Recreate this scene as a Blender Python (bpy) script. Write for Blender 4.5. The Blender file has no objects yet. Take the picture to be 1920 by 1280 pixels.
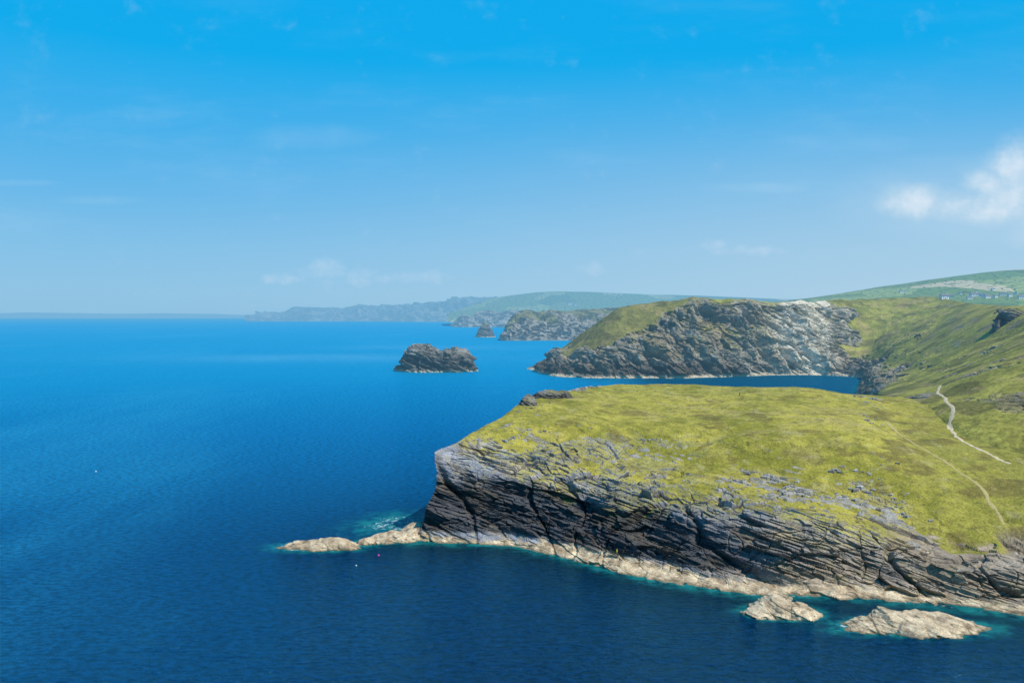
import bpy, math, random
import numpy as np
from mathutils import Vector

random.seed(4)
rng = np.random.default_rng(7)
scene = bpy.context.scene
H = 80.0      # height of the viewpoint above the sea, metres
F = 1493.0
EYE = 594.0

# ------------------------------------------------------------------ helpers
def W(px, py, Y):
    return ((px-960.0)/F*Y, Y, H-(py-EYE)/F*Y)
def WL(px, py):
    return W(px, py, H*F/(py-EYE))

def sstep(a, b, x):
    t = np.clip((x-a)/(b-a), 0, 1)
    return t*t*(3-2*t)

def _hu(ix, iy, iz, seed):
    h = (ix.astype(np.uint32)*np.uint32(374761393) + iy.astype(np.uint32)*np.uint32(668265263)
         + iz.astype(np.uint32)*np.uint32(2147483647) + np.uint32((seed*1274126177) & 0xffffffff))
    h = (h ^ (h >> np.uint32(13)))*np.uint32(1274126177)
    h = (h ^ (h >> np.uint32(15)))*np.uint32(2246822519)
    h = h ^ (h >> np.uint32(16))
    return h
def _h(ix, iy, iz, seed):
    return (_hu(ix, iy, iz, seed) & np.uint32(0xffffff)).astype(np.float32)/np.float32(16777215)

def vn(x, y, z, seed=0):
    x = np.asarray(x, np.float32); y = np.asarray(y, np.float32); z = np.asarray(z, np.float32)
    x, y, z = np.broadcast_arrays(x, y, z)
    fx = np.floor(x); fy = np.floor(y); fz = np.floor(z)
    ix = fx.astype(np.int64); iy = fy.astype(np.int64); iz = fz.astype(np.int64)
    tx = x-fx; ty = y-fy; tz = z-fz
    tx = tx*tx*(3-2*tx); ty = ty*ty*(3-2*ty); tz = tz*tz*(3-2*tz)
    def c(a, b, d): return _h(ix+a, iy+b, iz+d, seed)
    x00 = c(0,0,0)*(1-tx)+c(1,0,0)*tx
    x10 = c(0,1,0)*(1-tx)+c(1,1,0)*tx
    x01 = c(0,0,1)*(1-tx)+c(1,0,1)*tx
    x11 = c(0,1,1)*(1-tx)+c(1,1,1)*tx
    return (x00*(1-ty)+x10*ty)*(1-tz)+(x01*(1-ty)+x11*ty)*tz

def fbm(x, y, z, oct=4, seed=0):
    a = 1.0; s = 0; n = 0; f = 1.0
    for i in range(oct):
        s = s+a*vn(x*f+i*17.3, y*f+i*5.1, z*f+i*9.7, seed+i); n += a; a *= 0.5; f *= 2.03
    return s/n

def facet(x, y, z, seed=0, tilt=1.0):
    """angular broken blocks: each cell has its own offset and its own tilted face"""
    x = np.asarray(x, np.float32); y = np.asarray(y, np.float32); z = np.asarray(z, np.float32)
    ix = np.floor(x).astype(np.int64); iy = np.floor(y).astype(np.int64); iz = np.floor(z).astype(np.int64)
    best = np.full(x.shape, 9.0, np.float32); sec = best.copy(); bh = np.zeros(x.shape, np.uint32)
    bx = np.zeros_like(x); by = np.zeros_like(x); bz = np.zeros_like(x)
    k = np.float32(1/1023.0)
    for a in (-1,0,1):
        for b in (-1,0,1):
            for c in (-1,0,1):
                h = _hu(ix+a, iy+b, iz+c, seed)
                jx = (h & np.uint32(1023)).astype(np.float32)*k
                jy = ((h >> np.uint32(10)) & np.uint32(1023)).astype(np.float32)*k
                jz = ((h >> np.uint32(20)) & np.uint32(1023)).astype(np.float32)*k
                dx = x-(ix+a)-jx; dy = y-(iy+b)-jy; dz = z-(iz+c)-jz
                d = dx*dx+dy*dy+dz*dz
                m = d < best
                sec = np.where(m, best, np.minimum(sec, d))
                best = np.where(m, d, best); bh = np.where(m, h, bh)
                bx = np.where(m, dx, bx); by = np.where(m, dy, by); bz = np.where(m, dz, bz)
    h2 = (bh*np.uint32(2654435761)); h2 ^= (h2 >> np.uint32(15)); h2 = h2*np.uint32(2246822519)
    f1 = (h2 & np.uint32(1023)).astype(np.float32)*k
    f2 = ((h2 >> np.uint32(10)) & np.uint32(1023)).astype(np.float32)*k-0.5
    f3 = ((h2 >> np.uint32(20)) & np.uint32(1023)).astype(np.float32)*k-0.5
    val = (f1-0.5)+tilt*(f2*(bx+by)*1.2+f3*bz*1.6)
    gap = np.sqrt(sec)-np.sqrt(best)
    return val, f1, gap

def pchip(P, t):
    P = np.asarray(P, np.float64); n = P.shape[0]
    d = np.diff(P, axis=0)
    m = np.zeros_like(P); m[0] = d[0]; m[-1] = d[-1]
    if n > 2:
        a = d[:-1]; b = d[1:]
        same = (a*b) > 0
        with np.errstate(divide='ignore', invalid='ignore'):
            hm = 2*a*b/(a+b)
        m[1:-1] = np.where(same, hm, 0)
    i = np.clip(np.floor(t).astype(int), 0, n-2)
    f = (t-i).reshape((-1,)+(1,)*(P.ndim-1))
    h00 = 2*f**3-3*f**2+1; h10 = f**3-2*f**2+f; h01 = -2*f**3+3*f**2; h11 = f**3-f**2
    return h00*P[i]+h10*m[i]+h01*P[i+1]+h11*m[i+1]

def loft(P, nu, nv, wv=None, wu=None):
    P = np.asarray(P, np.float64)
    lu = np.linalg.norm(np.diff(P, axis=0), axis=2).mean(1)
    lv = np.linalg.norm(np.diff(P, axis=1), axis=2).mean(0)
    if wu is not None: lu = lu*np.array(wu)
    if wv is not None: lv = lv*np.array(wv)
    cu = np.concatenate([[0], np.cumsum(lu)]); cv = np.concatenate([[0], np.cumsum(lv)])
    s = np.interp(np.linspace(0, cu[-1], nu), cu, np.arange(len(cu)))
    r = np.interp(np.linspace(0, cv[-1], nv), cv, np.arange(len(cv)))
    A = pchip(P, s)
    G = np.swapaxes(pchip(np.swapaxes(A, 0, 1), r), 0, 1)
    return G, s, r

def normals(G):
    du = np.gradient(G, axis=0); dv = np.gradient(G, axis=1)
    N = np.cross(du, dv)
    return N/(np.linalg.norm(N, axis=2, keepdims=True)+1e-9)

def grid_obj(name, G, col, mat, flat=None, wrap=False):
    nu, nv = G.shape[:2]
    me = bpy.data.meshes.new(name)
    me.vertices.add(nu*nv)
    me.vertices.foreach_set('co', G.reshape(-1).astype(np.float32))
    I = np.arange(nu*nv, dtype=np.int32).reshape(nu, nv)
    if wrap:
        I = np.concatenate([I, I[:1]], 0)
    q = np.stack([I[:-1,:-1], I[1:,:-1], I[1:,1:], I[:-1,1:]], -1).reshape(-1)
    nf = len(q)//4
    me.loops.add(nf*4); me.loops.foreach_set('vertex_index', q)
    me.polygons.add(nf); me.polygons.foreach_set('loop_start', np.arange(nf, dtype=np.int32)*4)
    me.update(calc_edges=True)
    if flat is None: sm = np.ones(nf, bool)
    else:
        fl = flat if not wrap else np.concatenate([flat, flat[:1]], 0)
        sm = ~fl[:-1,:-1].reshape(-1)
    me.polygons.foreach_set('use_smooth', sm)
    if col is not None:
        ca = me.color_attributes.new('Col', 'FLOAT_COLOR', 'POINT')
        c4 = np.ones((nu*nv, 4), np.float32); c4[:, :col.shape[-1]] = col.reshape(nu*nv, -1)
        ca.data.foreach_set('color', c4.reshape(-1))
    me.materials.append(mat)
    ob = bpy.data.objects.new(name, me)
    scene.collection.objects.link(ob)
    return ob

def mesh_obj(name, verts, faces, mat, smooth=False, parent=None):
    me = bpy.data.meshes.new(name); me.from_pydata([tuple(v) for v in verts], [], faces); me.update()
    me.materials.append(mat)
    for p in me.polygons: p.use_smooth = smooth
    ob = bpy.data.objects.new(name, me); scene.collection.objects.link(ob)
    if parent: ob.parent = parent
    return ob

def structure(ob, label, cat):
    ob["kind"] = "structure"; ob["label"] = label; ob["category"] = cat
def thing(ob, label, cat, group=None):
    ob["label"] = label; ob["category"] = cat
    if group: ob["group"] = group

def mix3(a, b, t):
    t = np.asarray(t)[..., None]
    return np.asarray(a)*(1-t)+np.asarray(b)*t

# ------------------------------------------------------------------ node tools
class NT:
    def __init__(s, tree): s.t = tree; s.n = tree.nodes; s.l = tree.links
    def new(s, typ, **k):
        n = s.n.new(typ)
        for a, b in k.items(): setattr(n, a, b)
        return n
    def put(s, sock, v):
        if hasattr(v, 'is_output'): s.l.new(v, sock)
        else: sock.default_value = v
    def m(s, op, a, b=0.0, c=0.0, clamp=False):
        n = s.new('ShaderNodeMath', operation=op, use_clamp=clamp)
        s.put(n.inputs[0], a); s.put(n.inputs[1], b)
        if op in ('MULTIPLY_ADD', 'SMOOTH_MIN', 'SMOOTH_MAX'): s.put(n.inputs[2], c)
        return n.outputs[0]
    def ss(s, x, a, b, lo=0.0, hi=1.0, kind='SMOOTHSTEP'):
        n = s.new('ShaderNodeMapRange', interpolation_type=kind)
        s.put(n.inputs[0], x); n.inputs[1].default_value = a; n.inputs[2].default_value = b
        n.inputs[3].default_value = lo; n.inputs[4].default_value = hi
        return n.outputs[0]
    def mixc(s, f, a, b, mode='MIX'):
        n = s.new('ShaderNodeMix', data_type='RGBA', blend_type=mode)
        s.put(n.inputs[0], f)
        s.put(n.inputs[6], a if hasattr(a, 'is_output') else tuple(a)+(1,)*(4-len(a)))
        s.put(n.inputs[7], b if hasattr(b, 'is_output') else tuple(b)+(1,)*(4-len(b)))
        return n.outputs[2]
    def grey(s, v):
        cb = s.new('ShaderNodeCombineColor')
        for i in range(3): s.l.new(v, cb.inputs[i])
        return cb.outputs[0]
    def noise(s, vec, scale, detail=4, rough=0.55):
        n = s.new('ShaderNodeTexNoise'); s.put(n.inputs['Vector'], vec)
        n.inputs['Scale'].default_value = scale; n.inputs['Detail'].default_value = detail
        n.inputs['Roughness'].default_value = rough
        return n.outputs['Fac']
    def vmul(s, v, w):
        n = s.new('ShaderNodeVectorMath', operation='MULTIPLY'); s.put(n.inputs[0], v); n.inputs[1].default_value = w
        return n.outputs[0]

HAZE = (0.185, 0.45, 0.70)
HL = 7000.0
def new_mat(name):
    m = bpy.data.materials.new(name); m.use_nodes = True
    try: m.cycles.emission_sampling = 'NONE'
    except Exception: pass
    t = NT(m.node_tree); t.n.clear()
    return m, t
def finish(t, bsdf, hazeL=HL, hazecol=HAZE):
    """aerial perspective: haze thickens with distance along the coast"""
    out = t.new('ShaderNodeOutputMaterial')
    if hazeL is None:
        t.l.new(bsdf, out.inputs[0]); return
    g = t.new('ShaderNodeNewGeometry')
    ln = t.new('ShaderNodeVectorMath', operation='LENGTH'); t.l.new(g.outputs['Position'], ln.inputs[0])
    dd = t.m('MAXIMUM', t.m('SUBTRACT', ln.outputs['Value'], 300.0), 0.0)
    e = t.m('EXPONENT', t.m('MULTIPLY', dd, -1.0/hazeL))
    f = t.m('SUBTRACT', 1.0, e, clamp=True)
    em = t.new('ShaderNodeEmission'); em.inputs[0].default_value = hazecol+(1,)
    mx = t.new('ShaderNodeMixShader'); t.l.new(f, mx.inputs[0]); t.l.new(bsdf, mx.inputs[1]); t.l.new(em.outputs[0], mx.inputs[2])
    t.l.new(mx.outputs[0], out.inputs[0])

def pbsdf(t, col, rough=0.9, spec=0.2, bump=None, bdist=0.1, bstr=1.0):
    b = t.new('ShaderNodeBsdfPrincipled')
    t.put(b.inputs['Base Color'], col if hasattr(col, 'is_output') else tuple(col)+(1,))
    t.put(b.inputs['Roughness'], rough); b.inputs['Specular IOR Level'].default_value = spec
    if bump is not None:
        bn = t.new('ShaderNodeBump'); bn.inputs['Distance'].default_value = bdist; bn.inputs['Strength'].default_value = bstr
        t.l.new(bump, bn.inputs['Height']); t.l.new(bn.outputs[0], b.inputs['Normal'])
    return b

def land_mat(name, s1, s2, bdist, lo=0.72, hi=1.3, L=HL):
    m, t = new_mat(name)
    at = t.new('ShaderNodeAttribute', attribute_name='Col')
    g = t.new('ShaderNodeNewGeometry'); P = g.outputs['Position']
    n1 = t.noise(P, s1, 6, 0.65); n2 = t.noise(P, s2, 3, 0.6)
    v = t.m('MULTIPLY', t.ss(n1, 0.3, 0.7, lo, hi), t.ss(n2, 0.3, 0.7, 0.85, 1.15))
    col = t.mixc(1.0, at.outputs['Color'], t.grey(v), 'MULTIPLY')
    b = pbsdf(t, col, 0.92, 0.15, n1, bdist, 1.0)
    finish(t, b.outputs[0], L); return m

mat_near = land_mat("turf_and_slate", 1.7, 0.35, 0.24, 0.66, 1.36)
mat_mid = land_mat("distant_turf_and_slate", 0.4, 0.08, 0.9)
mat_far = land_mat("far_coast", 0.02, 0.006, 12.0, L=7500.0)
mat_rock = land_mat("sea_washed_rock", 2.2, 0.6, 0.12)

def plain_mat(name, c, rough=0.7, haze=9500.0, ns=6.0):
    m, t = new_mat(name)
    g = t.new('ShaderNodeNewGeometry')
    n = t.noise(g.outputs['Position'], ns, 3)
    v = t.ss(n, 0.3, 0.7, 0.85, 1.12)
    col = t.mixc(1.0, tuple(c), t.grey(v), 'MULTIPLY')
    finish(t, pbsdf(t, col, rough, 0.3).outputs[0], haze); return m

# ------------------------------------------------------------------ rock language
def strata(G, sc=1.0, dip=0.12, seed=0, thin=1.0, soft=2.4, warp=5.0, lean=0.0, long=1.0, fold=1.0, bed=1.0, blk=1.0):
    x, y, z = G[...,0]/sc, G[...,1]/sc, G[...,2]/sc
    w = (fbm(x/38, y/38, z/38, 2, seed+3)-0.5)*warp
    L = z+dip*x+lean*y+w
    jx = (fbm(x/4, y/4, z/4, 2, seed+21)-0.5)
    A_, fa, ga = facet(x/(14*long)+0.10*z, y/(14*long), L/(4.6*thin)+jx*0.2, seed+11, 1.4)
    B_, fb, gb = facet(x/(4.6*long)-0.08*z, y/(4.6*long), L/(1.2*thin)+jx*0.25, seed+12, 1.1)
    c = vn(x/(10*long), y/(10*long), L/(0.36*thin), seed+13)
    # bedding planes: stepped ledges, stronger in some parts of the face
    bm = (0.3+0.7*sstep(0.38, 0.60, fbm(x/22, y/22, z/12, 3, seed+31)))*bed
    q = L/(1.15*thin)+(fa-0.5)*1.3+jx*0.3
    saw = q-np.floor(q); sawh = _h(np.floor(q).astype(np.int64), (fa*977).astype(np.int64), np.zeros(q.shape, np.int64), seed+30)
    saw = (saw-0.5)*(0.1+1.3*sawh*sawh)
    k = fbm(x/13, y/13, z/13, 3, seed+14)
    fine = fbm(x/2.4, y/2.4, L/0.7, 3, seed+17)
    big = fbm(x/24, y/24, z/50, 2, seed+18)
    g = np.abs(2*fbm(x/21+0.35*z/17, y/21, z/44, 2, seed+15)-1)
    crease = (1-sstep(0.0, 0.06, g))
    g3 = np.abs(2*fbm(x/8-0.25*z/7, y/8, z/15, 2, seed+16)-1)
    cre3 = (1-sstep(0.0, 0.045, g3))
    crack = (1-sstep(0.0, 0.04, ga))
    D = (A_*2.7+B_*1.05)*blk-saw*1.15*bm+(c-0.5)*0.8*bm+(fine-0.5)*1.0+(k-0.5)*soft+(big-0.5)*soft*2.8*fold-2.4*crease-0.7*cre3-0.4*crack
    return D*sc, L, fa, fb, 0.5*c+0.5*fine, np.maximum(crease, 0.4*crack), 0.8*cre3

# ================================================================== FOREGROUND HEADLAND
def S(front, rows, back, nose=0.0):
    fx, fy = front
    p1 = WL(fx, fy)
    p0 = (p1[0], p1[1]-7, -5.0)
    rows = [list(q) for q in rows]
    k = 1-nose
    rows[0][2] += 1.0*k; rows[1][2] -= 2.0; rows[2][2] -= 4.5+3.0*k; rows[3][2] += 7; rows[3][1] += 2
    rows[4][2] -= 14*k
    return [p0, p1]+[W(*q) for q in rows]+[back]
A = [
 S((775,1014), [(787,992,286),(800,950,290),(819,905,295),(815,846,288),(830,840,302),(845,834,308),(852,832,313)], (-29,320,-5), 1),
 S((850,1019), [(855,998,284),(860,950,290),(866,900,297),(868,846,297),(872,834,311),(884,817,320),(892,808,328)], (-15,340,-5), 1),
 S((940,1021), [(942,1003,283),(945,955,290),(950,900,298),(955,840,308),(945,812,324),(928,790,340),(934,786,350)], (-8,364,-5), 0.8),
 S((1010,1034), [(1012,1015,275),(1012,960,285),(1015,900,297),(1015,840,312),(1000,795,344),(980,757,372),(985,752,384)], (6,404,-5), 0.2),
 S((1078,1050), [(1080,1030,266),(1085,970,278),(1090,905,294),(1095,844,312),(1085,790,352),(1070,734,412),(1078,732,425)], (32,448,-5)),
 S((1180,1078), [(1183,1058,251),(1185,990,264),(1190,925,281),(1200,868,303),(1190,800,355),(1160,723,440),(1165,722,455)], (66,484,-5)),
 S((1300,1100), [(1302,1082,240),(1305,1010,252),(1305,945,269),(1305,880,295),(1300,800,355),(1270,723,440),(1270,722,458)], (98,494,-5)),
 S((1400,1113), [(1400,1095,234),(1400,1020,246),(1400,960,262),(1400,900,284),(1400,810,345),(1385,728,430),(1385,727,450)], (130,494,-5)),
 S((1500,1117), [(1500,1100,232),(1500,1030,243),(1500,970,258),(1500,918,278),(1500,820,335),(1490,730,430),(1490,728,450)], (168,500,-5)),
 S((1600,1120), [(1600,1103,231),(1600,1045,241),(1600,990,253),(1600,938,272),(1600,830,325),(1590,741,425),(1590,737,445)], (212,500,-5), 0.3),
 S((1700,1130), [(1700,1112,227),(1700,1065,235),(1700,1020,245),(1705,988,256),(1700,866,305),(1690,750,420),(1690,745,440)], (250,500,-5), 0.8),
 S((1800,1140), [(1800,1122,222),(1800,1090,228),(1800,1062,234),(1805,1030,243),(1800,888,295),(1800,770,400),(1800,765,430)], (290,490,-5), 1),
 S((1890,1150), [(1890,1133,218),(1895,1100,224),(1900,1070,231),(1905,1035,240),(1900,904,288),(1910,790,380),(1910,780,410)], (330,480,-5), 1),
 S((2050,1172), [(2050,1150,214),(2050,1100,222),(2050,1060,229),(2050,1020,238),(2050,900,275),(2050,800,350),(2050,790,380)], (370,450,-5), 1),
]
G, s, r = loft(A, 1300, 680, wv=[0.8,2.2,2.4,2.2,1.9,1.0,0.62,0.5,0.25])
Sg, Rg = np.meshgrid(s, r, indexing='ij')
N = normals(G)
x, y, z = G[...,0], G[...,1], G[...,2]
edge = (fbm(x/14, y/10, z/10, 6, 31)-0.5)
lowe = (fbm(x/34, y/30, 0*x, 2, 36)-0.5)
D, L, a, b, c, cr, cr2 = strata(G, 1.0, 0.28, lean=0.10)
brow = np.interp(Sg, [0,0.6,1,1.6,2,3,4,5,6,7,8,9,10,11,13], [7.6,7.2,6.1,5.5,5.25,5.05,5.02,4.95,4.88,4.72,4.62,4.45,4.50,4.80,4.95])
brow = brow+lowe*1.6*sstep(1.5, 3, Sg)*(1-sstep(10, 11, Sg))
rr = Rg-brow+edge*np.interp(Sg, [0,1,2,3,5,7,10,12], [1.4,2.2,2.6,2.8,3.2,3.4,2.6,0.9])+(b-0.5)*0.20
rock = 1-sstep(-0.04, 0.08, rr)
# craggy outcrops breaking through the turf below the plateau
oc = vn(x/6.5, y/3.4, L/1.0, 41)*0.55+vn(x/2.6, y/1.7, L/0.5, 42)*0.45
patchy = sstep(0.42, 0.58, fbm(x/20, y/16, z/20, 2, 43))
zone = sstep(4.2, 4.6, Rg)*(1-sstep(5.2, 5.75, Rg+edge))*sstep(5.6, 7.4, Sg)*(1-sstep(10.0, 10.8, Sg))*(0.35+0.65*patchy)
zone2 = sstep(5.0, 5.2, Rg)*(1-sstep(6.0, 7.0, Rg))*(1-sstep(2.6, 4.2, Sg))*0.8*(0.4+0.6*patchy)
zone4 = sstep(5.1, 5.25, Rg)*(1-sstep(5.4, 5.7, Rg))*sstep(3.6, 4.4, Sg)*(1-sstep(5.6, 6.2, Sg))*0.7
zz_ = np.maximum(np.maximum(zone, zone2), zone4)
outc = sstep(0.67, 0.73, oc+0.13*zz_)*np.clip(zz_*1.4, 0, 1)
gul = sstep(11.6, 11.85, Sg+edge*0.8)*sstep(4.7, 4.9, Rg)*(1-sstep(5.25, 5.55, Rg+edge*0.9))
rock = np.maximum(rock, sstep(0.3, 0.6, outc)); rock = np.maximum(rock, gul)
shore = 1-sstep(1.9, 2.6, Rg)
horiz = N.copy(); horiz[...,2] *= 0.6
onturf = sstep(-0.3, 0.3, Rg-brow)*(1-gul)
tip = 1-0.85*(1-sstep(0.35, 1.3, Sg))*sstep(4.0, 4.8, Rg)
amp = D*(1-0.75*onturf)*rock*(1-0.66*shore)*tip
turf = (1-rock)*((fbm(x/14, y/14, z/14, 5, 51)-0.5)*2.6+(vn(x/1.6, y/1.6, z/1.6, 52)-0.5)*0.22)
ragged = (1-rock)*(1-sstep(0.0, 1.2, rr))*D*0.25*tip
G2 = G+horiz*amp[...,None]
dome = np.sin(np.clip((Rg-5.0)/2.2, 0, 1)*np.pi)*(fbm(x/45, y/60, z*0, 3, 58)-0.42)*5.0*sstep(1.5, 3.5, Sg)
G2[...,2] += turf+outc*0.5+ragged-gul*3.5+dome
G2[...,2] += shore*sstep(0.7, 1.2, Rg)*(vn(x/1.8, y/1.8, 0*z, 55)-0.5)*0.7
N2 = normals(G2); nz = N2[...,2]
zf = G2[...,2]
# ---- colour of the rock
t2 = fbm(x/30, y/30, z/18, 3, 61)
t3 = fbm(x/10, y/10, L/4, 4, 67)
t1 = sstep(0.1, 0.9, 0.24*a+0.18*b+0.30*c+0.28*t3+0.12*sstep(0.2, 0.8, nz))
slate = mix3((0.064, 0.070, 0.088), (0.295, 0.30, 0.32), t1)
warm = mix3((0.110, 0.090, 0.070), (0.42, 0.335, 0.235), t1)
wm = np.clip(sstep(6.8, 9.8, Sg+6*(t2-0.5)+0.06*(10-zf))*0.85+0.55*sstep(0.50, 0.66, fbm(x/12, y/12, L/5, 3, 62)), 0, 1)
rc = slate*(1-wm[...,None])+warm*wm[...,None]
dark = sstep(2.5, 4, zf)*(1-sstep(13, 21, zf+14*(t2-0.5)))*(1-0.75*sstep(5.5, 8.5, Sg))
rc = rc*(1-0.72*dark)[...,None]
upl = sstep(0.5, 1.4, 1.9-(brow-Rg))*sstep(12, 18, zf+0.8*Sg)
rc = rc*(1+0.25*upl*sstep(0.3, 0.7, t3))[...,None]  # upper slabs lightened in the colour so they look sunlit
rc = rc*(1-0.34*np.clip(cr*0.8+cr2*0.35, 0, 1))[...,None]*(1-0.45*gul)[...,None]  # cavity shade in creases and cracks painted into the rock colour
lich = sstep(0.58, 0.72, fbm(x/3.5, y/3.5, z/2.5, 3, 63))*0.4
rc = mix3(rc, (0.34, 0.28, 0.13), lich*(1-dark))
pale = mix3((0.17, 0.16, 0.145), (0.36, 0.34, 0.30), 0.5*c+0.5*b)
rc = np.where((outc > 0.3)[...,None], pale, rc)
tide = 1-sstep(1.0, 2.3, zf-1.2*np.exp(-((Sg-4.6)/1.6)**2)-1.0*(1-sstep(0, 1.5, Sg))+3.0*(fbm(x/10, y/10, 0*x, 3, 64)-0.5)+1.4*(vn(x/1.6, y/1.6, z, 65)-0.5))
tcol = mix3((0.29, 0.215, 0.135), (0.62, 0.50, 0.33), sstep(0.25, 0.75, fbm(x/2.6, y/2.6, z/1.4, 4, 66)))
rc = rc*(1-tide[...,None])+tcol*tide[...,None]
wet = 1-sstep(0.10, 0.5, zf)
rc = mix3(rc, (0.10, 0.08, 0.045), wet*0.7)
# ---- colour of the turf
v1 = fbm(x/26, y/26, z/26, 4, 71); v2 = fbm(x/5, y/5, z/5, 4, 72)
gc = mix3((0.190, 0.182, 0.027), (0.355, 0.310, 0.056), sstep(0.32, 0.68, 0.5*v1+0.5*v2))
tan = sstep(0.52, 0.70, fbm(x/16, y/9, z/9, 5, 76))
gc = mix3(gc, (0.32, 0.265, 0.090), tan*0.4)
right = sstep(9.6, 11.3, Sg+2*(v1-0.5))
gc = mix3(gc, mix3((0.16, 0.160, 0.026), (0.31, 0.280, 0.055), v2), right*0.85)
heath = sstep(0.60, 0.70, fbm(x/11, y/7, z/9, 4, 73)+0.13*np.exp(-((Sg-9.9)/0.5)**2-((Rg-6.2)/0.3)**2))
gc = mix3(gc, (0.125, 0.095, 0.032), heath*0.6)
spk = sstep(0.60, 0.76, fbm(x/1.7, y/1.7, z/1.7, 2, 74))
gc = mix3(gc, (0.12, 0.11, 0.035), spk*0.55)
bare = sstep(0.66, 0.74, fbm(x/4.5, y/4.5, z/4.5, 3, 75))*0.6
gc = mix3(gc, (0.38, 0.33, 0.17), bare*0.5)
gm = (1-rock)
ledgegrass = sstep(0.62, 0.82, nz)*sstep(-1.5, -0.4, Rg-brow+1.4*(v2-0.5))*sstep(9, 14, zf)*(1-gul)
gm = np.maximum(gm, ledgegrass*(outc < 0.3)*0.9)
gm = gm*(0.15+0.85*sstep(0.30, 0.55, nz+0.2*(v2-0.5)))
col = rc*(1-gm[...,None])+gc*gm[...,None]
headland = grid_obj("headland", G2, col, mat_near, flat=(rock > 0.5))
structure(headland, "grassy slate headland with dark layered cliffs above the sea", "headland")
GA, GAn, SgA, RgA = G2, N2, s, r
coastA = G[:, np.argmin(np.abs(r-1.0)), :2][::6]

# ================================================================== SECOND HEADLAND AND HILLSIDE
def C(front, rows, back=None):
    p1 = front if len(front) == 3 else WL(*front)
    rws = [W(*q) for q in rows]
    if back is None:
        q = rws[-1]; back = (q[0]+10, q[1]+260, q[2]-45)
    return [(p1[0]-1, p1[1]-14, p1[2]-8), p1]+rws+[back]
CC = [
 C((986,691), [(990,689,1235),(993,687,1238),(996,686,1241),(1000,686,1250)], (42,1262,-6)),
 C((1044,706), [(1044,698,1072),(1040,684,1092),(1043,670,1125),(1054,652,1200)], (70,1270,-6)),
 C((1120,709), [(1120,700,1043),(1118,684,1055),(1112,656,1090),(1113,610,1185)], (125,1280,40)),
 C((1190,709), [(1190,700,1042),(1190,677,1060),(1188,630,1104),(1172,574,1195)]),
 C((1260,709), [(1260,698,1043),(1260,662,1062),(1258,604,1110),(1245,566,1185)]),
 C((1320,708), [(1320,695,1053),(1320,652,1072),(1320,596,1115),(1320,559,1160)]),
 C((1400,705), [(1400,695,1080),(1400,646,1098),(1400,592,1130),(1400,562,1165)]),
 C((1480,703), [(1480,693,1100),(1480,642,1118),(1480,592,1145),(1480,565,1178)]),
 C((1560,704), [(1560,694,1090),(1560,662,1120),(1562,612,1180),(1570,564,1270)]),
 C((1612,709), [(1614,700,1045),(1622,684,1080),(1640,640,1150),(1655,560,1350)]),
 C((1612,722), [(1632,704,900),(1670,684,900),(1700,640,1000),(1745,556,1350)]),
 C((1606,742), [(1636,718,760),(1700,700,740),(1770,645,850),(1815,569,1150)]),
 C((1598,775), [(1648,738,600),(1740,710,570),(1835,655,650),(1880,573,900)]),
 C((212,468,8), [(1665,752,480),(1790,726,440),(1930,655,480),(2000,575,640)]),
 C((200,398,14), [(1720,768,410),(1850,745,380),(2000,690,390),(2200,600,460)]),
 C((188,336,14), [(1800,814,350),(1900,775,345),(2050,725,345),(2300,640,390)]),
 C((186,292,8), [(1900,890,310),(2000,835,310),(2150,770,310),(2500,710,330)]),
]
G, s, r = loft(CC, 1150, 460, wv=[0.8,2.6,2.2,2.0,1.0,0.15])
Sg, Rg = np.meshgrid(s, r, indexing='ij')
N = normals(G)
x, y, z = G[...,0], G[...,1], G[...,2]
D, L, a, b, c, cr, cr2 = strata(G, 1.8, 0.45, 100, thin=1.5, soft=4.6, warp=10, lean=0.3, long=0.55, bed=0.6, blk=1.2, fold=0.6)
rib = np.abs(2*fbm(x/34+z/110, y/45, z/200, 4, 133)-1)
ribs = (sstep(0.0, 0.45, rib)-0.5)*17
e1 = fbm(x/45, y/45, z/45, 5, 131)-0.5
brow = np.interp(Sg, [0,1,2,3,4,4.6,5,7,7.8,8.3,9,10,11,12,13,16], [5.2,4.3,4.05,4.15,4.45,4.65,4.80,4.95,4.75,3.8,3.3,3.0,2.6,2.2,2.0,1.6])
rock = 1-sstep(-0.06, 0.08, Rg-brow+e1*2.5)
oc = sstep(0.65, 0.71, fbm(x/16, y/22, z/7, 4, 141))*sstep(9.0, 10.5, Sg)*0.9
rock = np.clip(np.maximum(rock, oc), 0, 1)
horiz = N.copy(); horiz[...,2] *= 0.5
nearfade = 1-0.72*sstep(9, 12.5, Sg)
G2 = G+horiz*(((D+ribs*(1-sstep(8.0, 9.5, Sg)))*rock*nearfade*np.where(Rg > 4.6, 0.35, 1.0)*(0.25+0.75*sstep(0.8, 2.0, Rg))))[...,None]
roll = (fbm(x/55, y/55, z/55, 5, 151)-0.5)*12*nearfade
ridgejag = (fbm(x/25, y/40, z*0, 4, 153)-0.5)*8*sstep(4.2, 4.8, Rg)*sstep(3, 4.5, Sg)*(1-sstep(8, 9, Sg))
G2[...,2] += ridgejag+roll*sstep(2.0, 3.0, Rg)*(1-0.75*sstep(4.3, 5.0, Rg))+(1-rock)*((fbm(x/8, y/8, z/8, 3, 152)-0.5)*3.2)*nearfade
N2 = normals(G2); nz = N2[...,2]; zf = G2[...,2]
v1 = fbm(x/40, y/40, z/25, 4, 161)
t3 = fbm(x/14, y/14, z/9, 4, 167)
t1 = sstep(0.1, 0.9, 0.25*a+0.22*b+0.25*c+0.28*t3)
rc = mix3((0.128, 0.114, 0.096), (0.38, 0.33, 0.255), t1)
rc = mix3(rc, (0.27, 0.19, 0.095), sstep(0.44, 0.62, v1)*0.45)
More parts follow.
